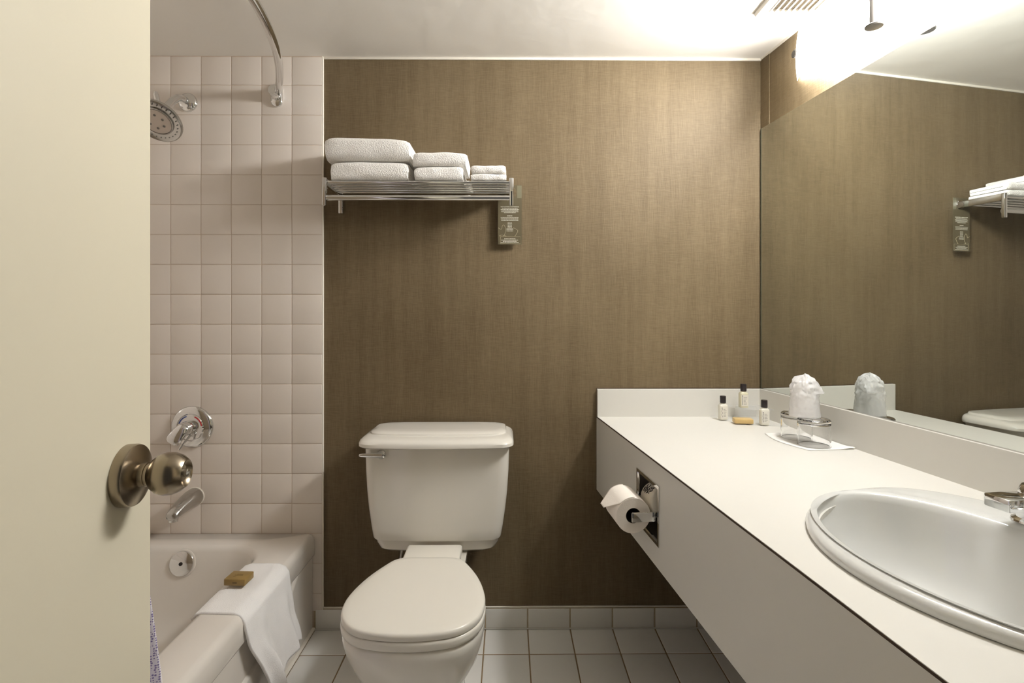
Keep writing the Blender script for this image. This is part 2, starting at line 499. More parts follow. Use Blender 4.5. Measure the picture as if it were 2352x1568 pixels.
# ------------------------------------------------------------------ entry door
U = Vector((math.cos(math.radians(98)), math.sin(math.radians(98)), 0))    # along the leaf to its free edge
Nn = Vector((math.sin(math.radians(98)), -math.cos(math.radians(98)), 0))  # out of the visible face
KN = Vector((-.417, .574, .975))
EDGE = KN + U * .050
HINGE = EDGE - U * .72
DM = Matrix((( U.x, Nn.x, 0, HINGE.x), (U.y, Nn.y, 0, HINGE.y), (0, 0, 1, 0), (0, 0, 0, 1)))
dv, df = box(0, .72, -.035, 0, .008, 2.03, .0015, 1)
door = structure('door_1', xf((dv, df), DM), M['door'], 'cream painted door standing open on the left', 'door', 30)
K0 = KN.copy()
def kn(s): return K0 + Nn * s
rosette = lathe([(.0, 0), (.0335, 0), (.0335, .008), (.0325, .0105), (.029, .0120), (.0175, .0150), (.0130, .016), (.0, .016)], 56, kn(.0002), Nn, False, False)
ro = mesh('rosette', *rosette, M['nickel'], door, 30)
neck = lathe([(.0130, .012), (.0130, .0215), (.0120, .0220), (.0120, .026)], 40, kn(0), Nn)
mesh('knob_neck', *neck, M['nickel'], ro, 40)
knob = lathe([(.0, .0235), (.0110, .0235), (.0120, .0245), (.0170, .0280), (.0212, .0335), (.0232, .0405), (.0228, .0480), (.0200, .0550), (.0160, .0600), (.0145, .0612), (.0130, .0590), (.0085, .0570), (.0085, .0580), (.0, .0585)], 56, kn(0), Nn, False, False)
kb = mesh('door_knob', *knob, M['nickel'], door, 45)
mesh('lock_button', *lathe([(.0045, .056), (.0045, .0625), (.003, .0635)], 20, kn(0), Nn), M['satin'], kb, 45)
# jamb
jf = join(box(-.40, -.37, FRONT - .11, FRONT + .008, 0, 2.06), box(.42, .45, FRONT - .11, FRONT + .008, 0, 2.06), box(-.40, .45, FRONT - .11, FRONT + .008, 2.04, 2.07))
structure('trim_3', jf, M['door'], 'painted frame around the doorway', 'trim')

# ------------------------------------------------------------------ bathtub
tub = thing('bathtub', (-1.09, 1.15, 0), 'white built-in bathtub with a folded bath mat over its rim', 'bathtub')
XA, XB, YA, YB = -1.471, -.700, .392, BACK - .0105
def tub_loop(x0, x1, y0, y1, r, z): return rrect(x0, x1, y0, y1, r, z, 8)
loops = [tub_loop(XA, XB - .016, YA, YB, .004, .02),
         tub_loop(XA, XB - .016, YA, YB, .004, .270),
         tub_loop(XA, XB - .002, YA, YB, .004, .274),
         tub_loop(XA, XB, YA, YB, .004, .279),
         tub_loop(XA, XB, YA, YB, .006, .328),
         tub_loop(XA, XB - .003, YA, YB, .008, .340),
         tub_loop(XA, XB - .010, YA, YB, .010, .349),
         tub_loop(XA, XB - .020, YA, YB - .002, .012, .352),
         tub_loop(-1.395, -.812, .47, 1.812, .13, .352),
         tub_loop(-1.387, -.820, .478, 1.804, .125, .350),
         tub_loop(-1.381, -.826, .486, 1.797, .12, .344),
         tub_loop(-1.377, -.830, .492, 1.792, .12, .334),
         tub_loop(-1.368, -.840, .53, 1.778, .12, .27),
         tub_loop(-1.352, -.858, .62, 1.755, .12, .16),
         tub_loop(-1.335, -.880, .70, 1.735, .12, .10),
         tub_loop(-1.30, -.92, .76, 1.70, .11, .072),
         tub_loop(-1.25, -.97, .84, 1.64, .09, .064)]
mesh('tub_shell', *loft(loops), M['enamel'], tub, 55)
# apron with its pressed recess
cv = catmull([(.52, .262), (.60, .215), (.72, .172), (.90, .152), (1.15, .150), (1.40, .152), (1.56, .175), (1.68, .212), (1.762, .264)], 8)
def recess_floor(y):
    if y <= cv[0][0] or y >= cv[-1][0]: return .30
    for a, b in zip(cv, cv[1:]):
        if a[0] <= y <= b[0]:
            return a[1] + (b[1] - a[1]) * (y - a[0]) / max(1e-6, b[0] - a[0])
    return .30
def apron(u, v):
    y = YA + .002 + u * (YB - YA - .004); z = .001 + v * .2715
    d = sstep(-.004, .012, z - recess_floor(y))
    x = -.7085 - .013 * d
    if v == 0: x += .004
    return (x, y, z)
gv, gf = grid(190, 54, apron)
mesh('apron', gv, gf, M['enamel'], tub, 180)
mesh('caulk_bead', *box(-.712, -.698, YA, YB, 0.0025, .012, .004), M['caulk'], tub, 50)
# overflow plate on the tap end
op = Vector((-1.107, 1.784, .300)); od = Vector((0, -.97, .22))
ov = mesh('overflow_plate', *lathe([(.0, 0), (.040, 0), (.0405, .003), (.039, .0065), (.035, .008), (.0, .009)], 48, op, od, False, False), M['chrome'], tub, 40)
mesh('overflow_seal', *lathe([(.046, -.004), (.046, .0005), (.044, .002), (.041, .002)], 48, op, od), M['enamel'], tub, 40)
mesh('overflow_screw', *lathe([(.006, .0085), (.006, .0105), (.004, .012)], 20, op, od), M['dark'], ov, 40)
mesh('tub_drain', *lathe([(.0, 0), (.034, 0), (.034, .003), (.028, .005), (.0, .004)], 32, (-1.107, 1.57, .0645), (0, 0, 1), False, False), M['chrome'], tub, 40)

# ------------------------------------------------------------------ tub tap fittings on the tile
TW = BACK - .0093
VX, VZ = -1.142, .739
valve = thing('shower_valve', (VX, TW, VZ), 'round chrome shower valve with lever and red and blue arcs', 'valve')
Y_ = (0, -1, 0)
mesh('escutcheon', *lathe([(.0, 0), (.0755, 0), (.0755, .004), (.072, .009), (.062, .013), (.050, .015), (.047, .0135), (.044, .0165), (.0, .019)], 64, (VX, TW, VZ), Y_, False, False), M['chrome'], valve, 35)
def arc_strip(r0, r1, a0, a1, y, n=18):
    P = []
    for k in range(n + 1):
        a = math.radians(a0 + (a1 - a0) * k / n)
        P.append([(VX + r * math.cos(a), yy, VZ + r * math.sin(a)) for r, yy in ((r0, y), (r1, y), (r1, y + .002), (r0, y + .002))])
    return loft(P)
mesh('hot_mark', *arc_strip(.040, .0435, 8, 66, TW - .0185), M['red'], valve)
mesh('cold_mark', *arc_strip(.040, .0435, 108, 160, TW - .0185), M['blue'], valve)
mesh('handle_hub', *lathe([(.026, .012), (.026, .030), (.023, .044), (.020, .048), (.0, .049)], 40, (VX - .004, TW, VZ), Y_, True, False), M['chrome'], valve, 35)
# wing lever reaching down to the left
lv = []
LA = math.radians(238)
for t, w, th, out in ((-.012, .014, .010, .040), (-.004, .021, .014, .044), (.010, .024, .015, .050), (.026, .026, .013, .057), (.042, .027, .010, .064), (.052, .024, .007, .068), (.057, .016, .004, .070)):
    c = Vector((VX - .004 + math.cos(LA) * t, TW - out, VZ + .006 + math.sin(LA) * t))
    s_ = Vector((-math.sin(LA), 0, math.cos(LA)))
    lv.append([c + s_ * (w * math.cos(q)) + Vector((0, -1, 0)) * (th * math.sin(q)) for q in [2 * PI * k / 18 for k in range(18)]])
mesh('lever', *loft(lv), M['chrome'], valve, 60)
mesh('diverter_pin', *tube([(VX + .012, TW - .030, VZ - .022), (VX - .004, TW - .050, VZ - .050), (VX - .014, TW - .058, VZ - .070)], [.0045, .004, .003], 12), M['chrome'], valve, 60)

sp = thing('tub_spout', (-1.133, TW, .487), 'tapered chrome tub spout below the shower valve', 'spout')
sl = []
for t, r, dz, sq in ((0, .031, 0, 1), (.006, .032, 0, 1), (.03, .031, -.001, 1), (.06, .0285, -.004, .95), (.09, .0255, -.009, .9), (.115, .0225, -.015, .85), (.132, .020, -.021, .8), (.138, .016, -.024, .7)):
    sl.append([(-1.133 + r * math.cos(a), TW - t, .487 + dz + r * sq * math.sin(a)) for a in [2 * PI * k / 28 for k in range(28)]])
mesh('spout_body', *loft(sl), M['satin'], sp, 60)
mesh('spout_outlet', *lathe([(.0145, 0), (.0150, .010), (.0135, .018), (.010, .018), (.010, .004)], 24, (-1.133, TW - .122, .462), (0, -.1, -1)), M['chrome'], sp, 40)
mesh('spout_seal', *lathe([(.0335, 0), (.0335, .003), (.031, .004)], 32, (-1.133, TW, .487), Y_), M['caulk'], sp, 40)

SHX, SHZ = -1.158, 1.912
sh = thing('shower_sprayer', (SHX, TW, SHZ), 'chrome shower head on a bent arm high on the tile', 'shower head')
mesh('wall_flange', *lathe([(.0, 0), (.034, 0), (.034, .004), (.029, .011), (.018, .016), (.012, .017), (.0, .017)], 40, (SHX, TW, SHZ), Y_, False, False), M['chrome'], sh, 40)
arm = catmull([(SHX, TW - .005, SHZ), (SHX, TW - .03, SHZ), (SHX - .002, TW - .06, SHZ - .008), (SHX - .003, TW - .095, SHZ - .040), (SHX - .004, TW - .120, SHZ - .072)], 6)
mesh('shower_arm', *tube(arm, .0128, 18), M['chrome'], sh, 60)
HC = Vector((SHX - .004, TW - .165, SHZ - .128)); HD = Vector((.02, -.64, -.77)).normalized()
hp = HC - HD * .052
mesh('ball_joint', *lathe([(.010, -.030), (.0165, -.022), (.0175, -.010), (.014, .0), (.019, .006), (.019, .012)], 28, hp, HD), M['chrome'], sh, 50)
hs = mesh('head_shell', *lathe([(.0, 0), (.020, .006), (.034, .018), (.055, .030), (.073, .039), (.0770, .046), (.0765, .052), (.073, .0545), (.0710, .0525), (.050, .050), (.0495, .0535), (.046, .0545), (.045, .0515), (.0, .0520)], 56, hp, HD, False, False), M['satin'], sh, 40)
mesh('spray_face', *lathe([(.0, .0522), (.044, .0522), (.044, .0535), (.0, .0545)], 40, hp, HD, False, False), M['spray_face'], sh, 40)
FM = frame_to(hp, HD)
for k in range(6):
    a = 2 * PI * k / 6 + .3
    p = FM @ Vector((.024 * math.cos(a), .024 * math.sin(a), .0535))
    mesh('nozzle', *lathe([(.0042, 0), (.0042, .0015), (.0025, .002)], 12, p, HD), M['nozzle'], hs)
for k in range(28):
    a = 2 * PI * k / 28
    p = FM @ Vector((.0610 * math.cos(a), .0610 * math.sin(a), .0515))
    mesh('nozzle', *lathe([(.0017, 0), (.0017, .0016)], 6, p, HD), M['nozzle'], hs)
tb = HC + Vector((-.006, .012, .072))
mesh('spray_lever', *tube([tb + Vector((.010, .004, -.024)), tb + Vector((.002, 0, -.004)), tb + Vector((-.002, -.002, .018)), tb + Vector((-.003, -.003, .030))], [.008, .008, .0085, .005], 14), M['chrome'], sh, 60)

# ------------------------------------------------------------------ curved shower rod and curtain
RZ = 1.941
def rod_x(y): return -.844 + .213 * (1 - ((y - 1.15) / .762) ** 2)
rod = thing('shower_rod', (-.844, 1.15, RZ), 'chrome curved shower curtain rod bowing out over the tub', 'shower rod')
ya, yb = .405, TW - .018
rp = [(rod_x(ya + (yb - ya) * k / 40), ya + (yb - ya) * k / 40, RZ) for k in range(41)]
mesh('rod_tube', *tube(rp, .0125, 20), M['chrome'], rod, 60)
for yy, s in ((TW, -1), (.388, 1)):
    xx = rod_x(yy) + (.002 if s < 0 else 0)
    e = mesh('end_flange', *loft([rrect(xx - w, xx + w, -h, h, min(w, h) * .95, 0, 8) and [(p[0], yy + s * d, RZ - .004 + p[1]) for p in rrect(xx - w, xx + w, -h, h, min(w, h) * .97, 0, 8)]
                                     for w, h, d in ((.020, .040, 0), (.0215, .0415, .004), (.020, .040, .010), (.0165, .034, .013))]), M['chrome'], rod, 45)
    mesh('end_socket', *loft([[(xx + r * math.cos(a), yy + s * d, RZ - dz + r * 1.25 * math.sin(a)) for a in [2 * PI * k / 24 for k in range(24)]] for d, r, dz in ((.008, .0165, .004), (.030, .0165, .003), (.040, .0145, .001), (.046, .0135, 0))]), M['chrome'], e, 50)

cur = thing('shower_curtain', (-.70, .62, .12), 'white shower curtain with small purple dots behind the door edge', 'curtain')
def curtain(u, v):
    t0, t1 = .46 + .36 * u, .44 + .565 * u
    z = 1.905 - 1.785 * v
    y = t0 + (t1 - t0) * sstep(.25, 1, v) ** .9
    amp = .022 * (.8 + .4 * v)
    x = rod_x(.46 + .36 * u) * (1 - v) + v * (-.655) + amp * math.sin(u * 2 * PI * 7.5)
    x = max(x, -.690) if z < .40 else x
    return (x + .004, y + .006 * math.cos(u * 2 * PI * 7.5), z)
mesh('curtain_cloth', *grid(150, 24, curtain), M['curtain'], cur, 180)
for k in range(8):
    y = .47 + .34 * k / 7
    mesh('curtain_ring', *tube([(rod_x(y) + .022 * math.cos(a), y, RZ - .012 + .026 * math.sin(a)) for a in [2 * PI * q / 20 for q in range(21)]], .002, 8), M['chrome'], cur, 60)

# ------------------------------------------------------------------ bath mat towel over the tub rim, with a soap
def ridge(s):
    """path of the cloth over the rim: s in metres from the inner edge -> (x, z)"""
    pts = [(-.845, .338), (-.832, .352), (-.812, .3575), (-.76, .3580), (-.725, .3575), (-.705, .350), (-.693, .333), (-.690, .30), (-.688, .20), (-.680, .10), (-.672, .03)]
    acc = 0
    for a, b in zip(pts, pts[1:]):
        L = math.hypot(b[0] - a[0], b[1] - a[1])
        if s <= acc + L:
            t = (s - acc) / L
            return a[0] + (b[0] - a[0]) * t, a[1] + (b[1] - a[1]) * t
        acc += L
    return pts[-1]
def bathmat(u, v):
    # u from the near edge to the far edge, v from the basin side down to the hem
    hem = .255 + .145 + .060 * (1 - sstep(.28, .50, u)) - .012 * math.sin(u * 9)
    hem += .020 * sstep(.6, 1, u)
    s = v * (hem)
    x, z = ridge(s)
    hang = sstep(.17, .42, s)
    over = sstep(.10, .20, s)
    y0, y1 = 1.395, 1.662
    y = y0 + (y1 - y0) * u
    y += hang * (.082 * (1 - u) + .046 * u)          # the hanging end swings to the far side
    y -= .010 * math.sin(PI * v) * (1 - u)
    x += over * hang * (.012 + .011 * math.sin(u * 10.5 + .6) + .006 * math.sin(u * 23 + s * 9))
    x += over * .004 * noise.noise(Vector((u * 5, s * 14, 3)))
    z += .0012 * noise.noise(Vector((u * 9, s * 30, 8)))
    # the gathered near fold stands off the apron
    x += hang * .016 * math.exp(-((u - .20) / .12) ** 2)
    return (x, y, z)
bmv, bmf = grid(64, 72, bathmat)
matobj = mesh('bath_mat', bmv, bmf, M['cotton'], None, 180, fix=False)
sm = matobj.modifiers.new('thickness', 'SOLIDIFY'); sm.thickness = .007; sm.offset = 1.0
tag(matobj, 'white cotton bath mat draped over the bathtub rim under a soap', 'bath mat')

def soap(name, c, w, d, h, rz, m, label):
    t = thing(name, c, label, 'soap')
    R = Matrix.Translation(Vector(c)) @ Matrix.Rotation(rz, 4, 'Z')
    b = mesh('soap_bar', *xf(box(-w / 2, w / 2, -d / 2, d / 2, 0, h, .0022), R), m, t, 40)
    return t, R
ts, R = soap('wrapped_soap', (-.786, 1.533, .3665), .062, .050, .019, math.radians(-3), M['soap_brown'], 'brown wrapped soap bar lying on the bath mat on the tub rim')
mesh('print_mark', *xf(join(box(-.012, .012, -.002, .001, .0188, .0193), box(-.008, .010, .004, .006, .0188, .0193), box(-.014, -.006, -.008, -.006, .0188, .0193), box(-.005, .008, -.0255, -.0248, .007, .011)), R), M['soap_print'], ts)

# ------------------------------------------------------------------ toilet
TXC = -.235
toilet = thing('toilet', (TXC, 1.55, 0), 'white two-piece toilet with closed lid against the brown wall', 'toilet')
def egg(w, yf, ym, yb, z, n=56, nb=2.6):
    L = []
    for k in range(n):
        a = 2 * PI * k / n
        c, s = math.cos(a), math.sin(a)
        if s < 0:
            L.append((TXC + w * c, ym + (ym - yf) * s, z))
        else:
            L.append((TXC + w * math.copysign(abs(c) ** (2 / nb), c), ym + (yb - ym) * abs(s) ** (2 / nb), z))
    return L
half = [(1.560, 0), (1.560, .055), (1.548, .094), (1.51, .120), (1.445, .150), (1.375, .170), (1.315, .1755), (1.255, .163), (1.208, .122), (1.189, .062), (1.184, 0)]
full = half + [(y, -w) for y, w in half[-2:0:-1]]
outl = catmull(full, 5, True)
def bowl_loop(w, yf, yb, z):
    return [(TXC + v / .1755 * w, yf + (y - 1.184) / (1.56 - 1.184) * (yb - yf), z) for y, v in outl]
bowl = [bowl_loop(.112, 1.325, 1.80, 0), bowl_loop(.112, 1.322, 1.80, .012), bowl_loop(.104, 1.335, 1.79, .03), bowl_loop(.100, 1.330, 1.77, .10),
        bowl_loop(.117, 1.290, 1.74, .17), bowl_loop(.141, 1.242, 1.70, .23), bowl_loop(.160, 1.208, 1.66, .28), bowl_loop(.171, 1.190, 1.62, .325),
        bowl_loop(.1755, 1.182, 1.60, .355), bowl_loop(.1760, 1.181, 1.59, .372), bowl_loop(.172, 1.186, 1.585, .3805)]
mesh('bowl', *loft(bowl), M['porcelain'], toilet, 60)
mesh('bowl_deck', *loft([rrect(TXC - w, TXC + w, 1.50, 1.86, .03, z, 5) for w, z in ((.07, .10), (.085, .25), (.098, .33), (.100, .3645))]), M['porcelain'], toilet, 50)
def plate(grow, z, dy=0): 
    cy = 1.37
    return [(TXC + w * (1 + grow), cy + (y - cy) * (1 + grow) + dy, z) for y, w in outl]
mesh('seat', *loft([plate(-.004, .3825), plate(.010, .385), plate(.015, .391), plate(.015, .398), plate(.010, .4035), plate(-.01, .405)]), M['seat'], toilet, 60)
mesh('lid', *loft([plate(-.02, .4065), plate(.004, .4075), plate(.010, .412), plate(.010, .417), plate(.003, .4222), plate(-.02, .4248), plate(-.10, .4262), plate(-.4, .4275), plate(-.8, .428)]), M['seat'], toilet, 60)
mesh('hinge_mount', *box(TXC - .088, TXC + .088, 1.540, 1.690, .3646, .4045, .008, 3), M['seat'], toilet, 50)
# tank
TF, TB = 1.712, 1.893
def tankloop(hw, z, f=0.0, r=.035): return rrect(TXC - hw, TXC + hw, TF + f, TB, r, z, 6, front_bow=.012)
tank = [tankloop(.165, .3665, .030), tankloop(.185, .369, .018), tankloop(.1945, .376, .010), tankloop(.2030, .392, .009), tankloop(.2065, .4080, .008), tankloop(.2105, .4095, -.003), tankloop(.2120, .4140, -.005),
        tankloop(.2185, .450, -.0045), tankloop(.2265, .505, -.004), tankloop(.2330, .565, -.003), tankloop(.2370, .630, -.002), tankloop(.2395, .700, 0), tankloop(.2400, .722, 0)]
mesh('tank', *loft(tank), M['porcelain'], toilet, 38)
def lidloop(hw, z, f, r=.04): return rrect(TXC - hw, TXC + hw, TF + f, TB + .006 - max(0, .0 + f) * .15, r, z, 6, front_bow=.016)
lid = [lidloop(.238, .7135, -.002), lidloop(.2500, .7140, -.026), lidloop(.2535, .7185, -.032), lidloop(.2535, .7280, -.032), lidloop(.2500, .7365, -.026), lidloop(.2425, .7425, -.010), lidloop(.2345, .7455, .010), lidloop(.2290, .7467, .024),
       lidloop(.2282, .7510, .026), lidloop(.2250, .7545, .034), lidloop(.2080, .7565, .055), lidloop(.15, .7575, .08)]
mesh('tank_lid', *loft(lid), M['porcelain'], toilet, 36)
LZ, LX = .690, -.412
pv = mesh('lever_pivot', *lathe([(.0, 0), (.016, 0), (.016, .005), (.0125, .012), (.006, .015), (.0, .0155)], 28, (LX, TF - .003, LZ), Y_, False, False), M['chrome'], toilet, 45)
hl = []
for t, w, h in ((.006, .008, .010), (-.012, .007, .0095), (-.04, .005, .0075), (-.064, .0035, .0055), (-.070, .002, .003)):
    hl.append([(LX + t, TF - .017 + w * math.cos(a), LZ + .000 + h * math.sin(a)) for a in [2 * PI * k / 14 for k in range(14)]])
mesh('flush_handle', *loft(hl), M['chrome'], toilet, 60)
mesh('supply_hose', *tube(catmull([(TXC - .135, 1.83, .372), (TXC - .137, 1.835, .32), (TXC - .15, 1.85, .24), (TXC - .15, 1.88, .18), (TXC - .15, 1.906, .17)], 8), .0055, 12), M['satin'], toilet, 60)
mesh('hose_nut', *lathe([(.012, 0), (.012, .018), (.008, .022)], 6, (TXC - .135, 1.83, .3662), (0, 0, -1)), M['white_metal'], toilet)
mesh('tank_gasket', *box(TXC - .035, TXC + .035, TF - .012, TF + .06, .3646, .3664, .0005), M['rubber_red'], toilet)

# ------------------------------------------------------------------ vanity counter
CA = math.radians(5.3)
def front_x(y): return .3240 + (BACK - y) * math.tan(CA)
CTOP = .7735
van = thing('vanity_counter', (front_x(1.0) + .3, 1.0, .5), 'white laminate vanity counter with deep front panel and backsplash', 'counter')
SINK_C = Vector((.805, .785)); SINK_A = RW_ANG
def ell(a, bf, bb, n=96, c=SINK_C, ang=SINK_A):
    """egg on the counter: a along the wall, bf toward the room, bb toward the wall"""
    P = []
    for k in range(n):
        t = 2 * PI * k / n
        l, w = a * math.sin(t), math.cos(t) * (bb if math.cos(t) > 0 else bf)
        P.append((c.x + w * math.cos(ang) - l * math.sin(ang), c.y + w * math.sin(ang) + l * math.cos(ang)))
    return P
YE = FRONT + .004
poly = [(front_x(BACK - .001), BACK - .001), (front_x(YE), YE), (wall_x(YE) - .001, YE), (wall_x(BACK - .001) - .001, BACK - .001)]
def ray_poly(c, d):
    best = None
    for a, b in zip(poly, poly[1:] + poly[:1]):
        ex, ey = b[0] - a[0], b[1] - a[1]
        den = d[0] * ey - d[1] * ex
        if abs(den) < 1e-9: continue
        t = ((a[0] - c.x) * ey - (a[1] - c.y) * ex) / den
        s = ((a[0] - c.x) * d[1] - (a[1] - c.y) * d[0]) / den
        if t > 0 and -1e-6 <= s <= 1 + 1e-6 and (best is None or t < best): best = t
    return (c.x + d[0] * best, c.y + d[1] * best)
dirs = [(p[0] - SINK_C.x, p[1] - SINK_C.y) for p in ell(.285, .29, .18)] + [(p[0] - SINK_C.x, p[1] - SINK_C.y) for p in poly]
dirs.sort(key=lambda d: math.atan2(d[1], d[0]))
inner, outer = [], []
for d in dirs:
    l, w = -d[0] * math.sin(SINK_A) + d[1] * math.cos(SINK_A), d[0] * math.cos(SINK_A) + d[1] * math.sin(SINK_A)
    k = 1 / math.sqrt((l / .285) ** 2 + (w / (.18 if w > 0 else .29)) ** 2)
    inner.append((SINK_C.x + d[0] * k, SINK_C.y + d[1] * k)); outer.append(ray_poly(SINK_C, d))
loops = [[(x, y, CTOP - .03) for x, y in inner], [(x, y, CTOP) for x, y in inner], [(x, y, CTOP) for x, y in outer], [(x, y, CTOP - .0014) for x, y in outer], [(SINK_C.x + (x - SINK_C.x) * .93, SINK_C.y + (y - SINK_C.y) * .93, CTOP - .0016) for x, y in outer], [(SINK_C.x + (x - SINK_C.x) * .93, SINK_C.y + (y - SINK_C.y) * .93, CTOP - .03) for x, y in outer], [(x, y, CTOP - .03) for x, y in inner]]
mesh('countertop', *loft(loops, False, False), M['laminate'], van)
# front panel with the opening for the paper holder; local frame s along the panel, o outward, z up
AC = Vector((front_x(1.3875), 1.3875, 0))
a_ = Vector((-math.sin(CA), math.cos(CA), 0)); o_ = Vector((-math.cos(CA), -math.sin(CA), 0))
AM = Matrix(((a_.x, o_.x, 0, AC.x), (a_.y, o_.y, 0, AC.y), (0, 0, 1, 0), (0, 0, 0, 1)))
APZ0, APZ1 = .505, CTOP - .0045
s0, s1 = (YE - AC.y) / a_.y, (BACK - .001 - AC.y) / a_.y
hx0, hx1, hz0, hz1 = -.076, .076, .570, .710
def panel(o):
    return [(s0, o, APZ0), (s1, o, APZ0), (s1, o, APZ1), (s0, o, APZ1), (hx0, o, hz0), (hx1, o, hz0), (hx1, o, hz1), (hx0, o, hz1)]
pv_ = panel(0) + panel(-.019)
pf = []
for b, fl in ((0, False), (8, True)):
    for k in range(4):
        q = [b + k, b + (k + 1) % 4, b + 4 + (k + 1) % 4, b + 4 + k]
        pf.append(q[::-1] if fl else q)
for k in range(4):
    pf.append([k, (k + 1) % 4, 8 + (k + 1) % 4, 8 + k]); pf.append([4 + k, 4 + (k + 1) % 4, 12 + (k + 1) % 4, 12 + k])
mesh('front_panel', pv_, pf, M['laminate'], van, None, AM)
mesh('edge_seam', *xf(box(s0, s1, -.010, .0006, CTOP - .0048, CTOP - .0012), AM), M['seam'], van)
# backsplashes
SPL = .8735
bsx0 = front_x(BACK) + .001
mesh('backsplash', *box(bsx0, wall_x(BACK) + .002, BACK - .016, BACK, CTOP - .001, SPL, .0012, 1), M['laminate'], van)
mesh('backsplash_cap', *box(bsx0 - .0006, wall_x(BACK), BACK - .0025, BACK, SPL, SPL + .002), M['seam'], van)
def along_wall(o, ya, yb):
    return [(wall_x(yb) - o, yb), (wall_x(ya) - o, ya)]
P = along_wall(.0145, YE, BACK - .016) + along_wall(0, YE, BACK - .016)[::-1]
mesh('backsplash', *prism_xy(P, CTOP - .001, SPL), M['laminate'], van)
# ------------------------------------------------------------------ mirror
mir = thing('wall_mirror', (wall_x(.9), .9, SPL + .001), 'large frameless mirror covering the wall above the vanity', 'mirror')
MZ0, MZ1 = SPL + .0012, 1.823
yb_, ya_ = BACK - .012, FRONT + .02
P = along_wall(.0062, ya_, yb_) + along_wall(.0012, ya_, yb_)[::-1]
mesh('mirror_glass', *prism_xy(P, MZ0, MZ1), M['mirror'], mir)
P = along_wall(.0066, ya_, yb_) + along_wall(.0005, ya_, yb_)[::-1]
mesh('bottom_channel', *prism_xy(P, SPL + .0001, MZ0 + .0012), M['satin'], mir)
P = along_wall(.0064, yb_, yb_ + .0035) + along_wall(.0005, yb_, yb_ + .0035)[::-1]
mesh('mirror_edge', *prism_xy(P, MZ0, MZ1), M['mirror_edge'], mir)

# ------------------------------------------------------------------ sink and faucet
sink = thing('bathroom_sink', (SINK_C.x, SINK_C.y, CTOP), 'white oval drop-in sink set in the vanity counter', 'sink')
IC = Vector((.712, .778))
def ez(a, bf, bb, z, c): return [(x, y, z) for x, y in ell(a, bf, bb, 96, c)]
def mixc(t): return SINK_C.lerp(IC, t)
T0 = CTOP + .0004
sloops = [ez(.298, .304, .190, T0 - .0003, SINK_C), ez(.304, .310, .196, T0 + .001, SINK_C), ez(.3050, .3110, .197, T0 + .008, SINK_C), ez(.301, .307, .193, T0 + .014, SINK_C), ez(.293, .299, .185, T0 + .0165, SINK_C),
          ez(.289, .292, .183, T0 + .0166, mixc(.02)), ez(.281, .236, .200, T0 + .0190, mixc(.5)), ez(.274, .206, .175, T0 + .0200, mixc(.9)), ez(.268, .196, .158, T0 + .0188, IC), ez(.262, .189, .152, T0 + .0140, IC), ez(.258, .184, .147, T0 + .004, IC),
          ez(.252, .178, .141, T0 - .012, IC), ez(.238, .167, .132, T0 - .045, IC), ez(.212, .146, .118, T0 - .085, IC), ez(.168, .115, .098, T0 - .118, IC), ez(.11, .075, .070, T0 - .136, IC), ez(.05, .04, .04, T0 - .143, IC), ez(.024, .024, .024, T0 - .145, IC)]
mesh('basin', *loft(sloops, False, True), M['sink'], sink, 60)
mesh('sink_drain', *lathe([(.0, 0), (.022, 0), (.022, .003), (.017, .0045), (.0, .0035)], 28, (IC.x, IC.y, T0 - .145), (0, 0, 1), False, False), M['chrome'], sink, 40)

fz = T0 + .0188
fc = Vector((.916, .785, fz))
fau = thing('sink_faucet', fc, 'chrome two-handle faucet behind the sink bowl', 'faucet')
def fpt(o, l):      # o toward the bowl, l along the wall
    return Vector((fc.x - o * math.cos(RW_ANG) - l * math.sin(RW_ANG), fc.y - o * math.sin(RW_ANG) + l * math.cos(RW_ANG), fz))
for s in (1, -1):
    p = fpt(.006, .1 * s)
    b = mesh('handle_base', *lathe([(.0, 0), (.031, 0), (.032, .003), (.031, .006), (.027, .008), (.0245, .0095), (.0245, .018), (.026, .021), (.026, .026), (.020, .029), (.0, .029)], 40, p, (0, 0, 1), False, False), M['chrome'], fau, 30)
    R = Matrix.Translation(p) @ Matrix.Rotation(RW_ANG + (.02 if s > 0 else -.02), 4, 'Z')
    mesh('lever_handle', *xf(join(box(-.078, .024, -.021, .021, .0285, .0505, .003)), R), M['chrome'], fau, 30)
    mesh('handle_cap', *lathe([(.0225, .048), (.0225, .054), (.0195, .063), (.0175, .065), (.012, .0655), (.0, .0645)], 36, p, (0, 0, 1), True, False), M['chrome'], b, 35)
mesh('spout_base', *lathe([(.0, 0), (.028, 0), (.028, .005), (.022, .010), (.020, .03), (.019, .06)], 36, fpt(0, 0), (0, 0, 1), False), M['chrome'], fau, 40)
mesh('spout', *tube([fpt(o, 0) + Vector((0, 0, z)) for o, z in catmull([(0, .045), (.002, .068), (.02, .082), (.06, .086), (.10, .074), (.118, .058)], 6)], .0135, 20), M['chrome'], fau, 60)

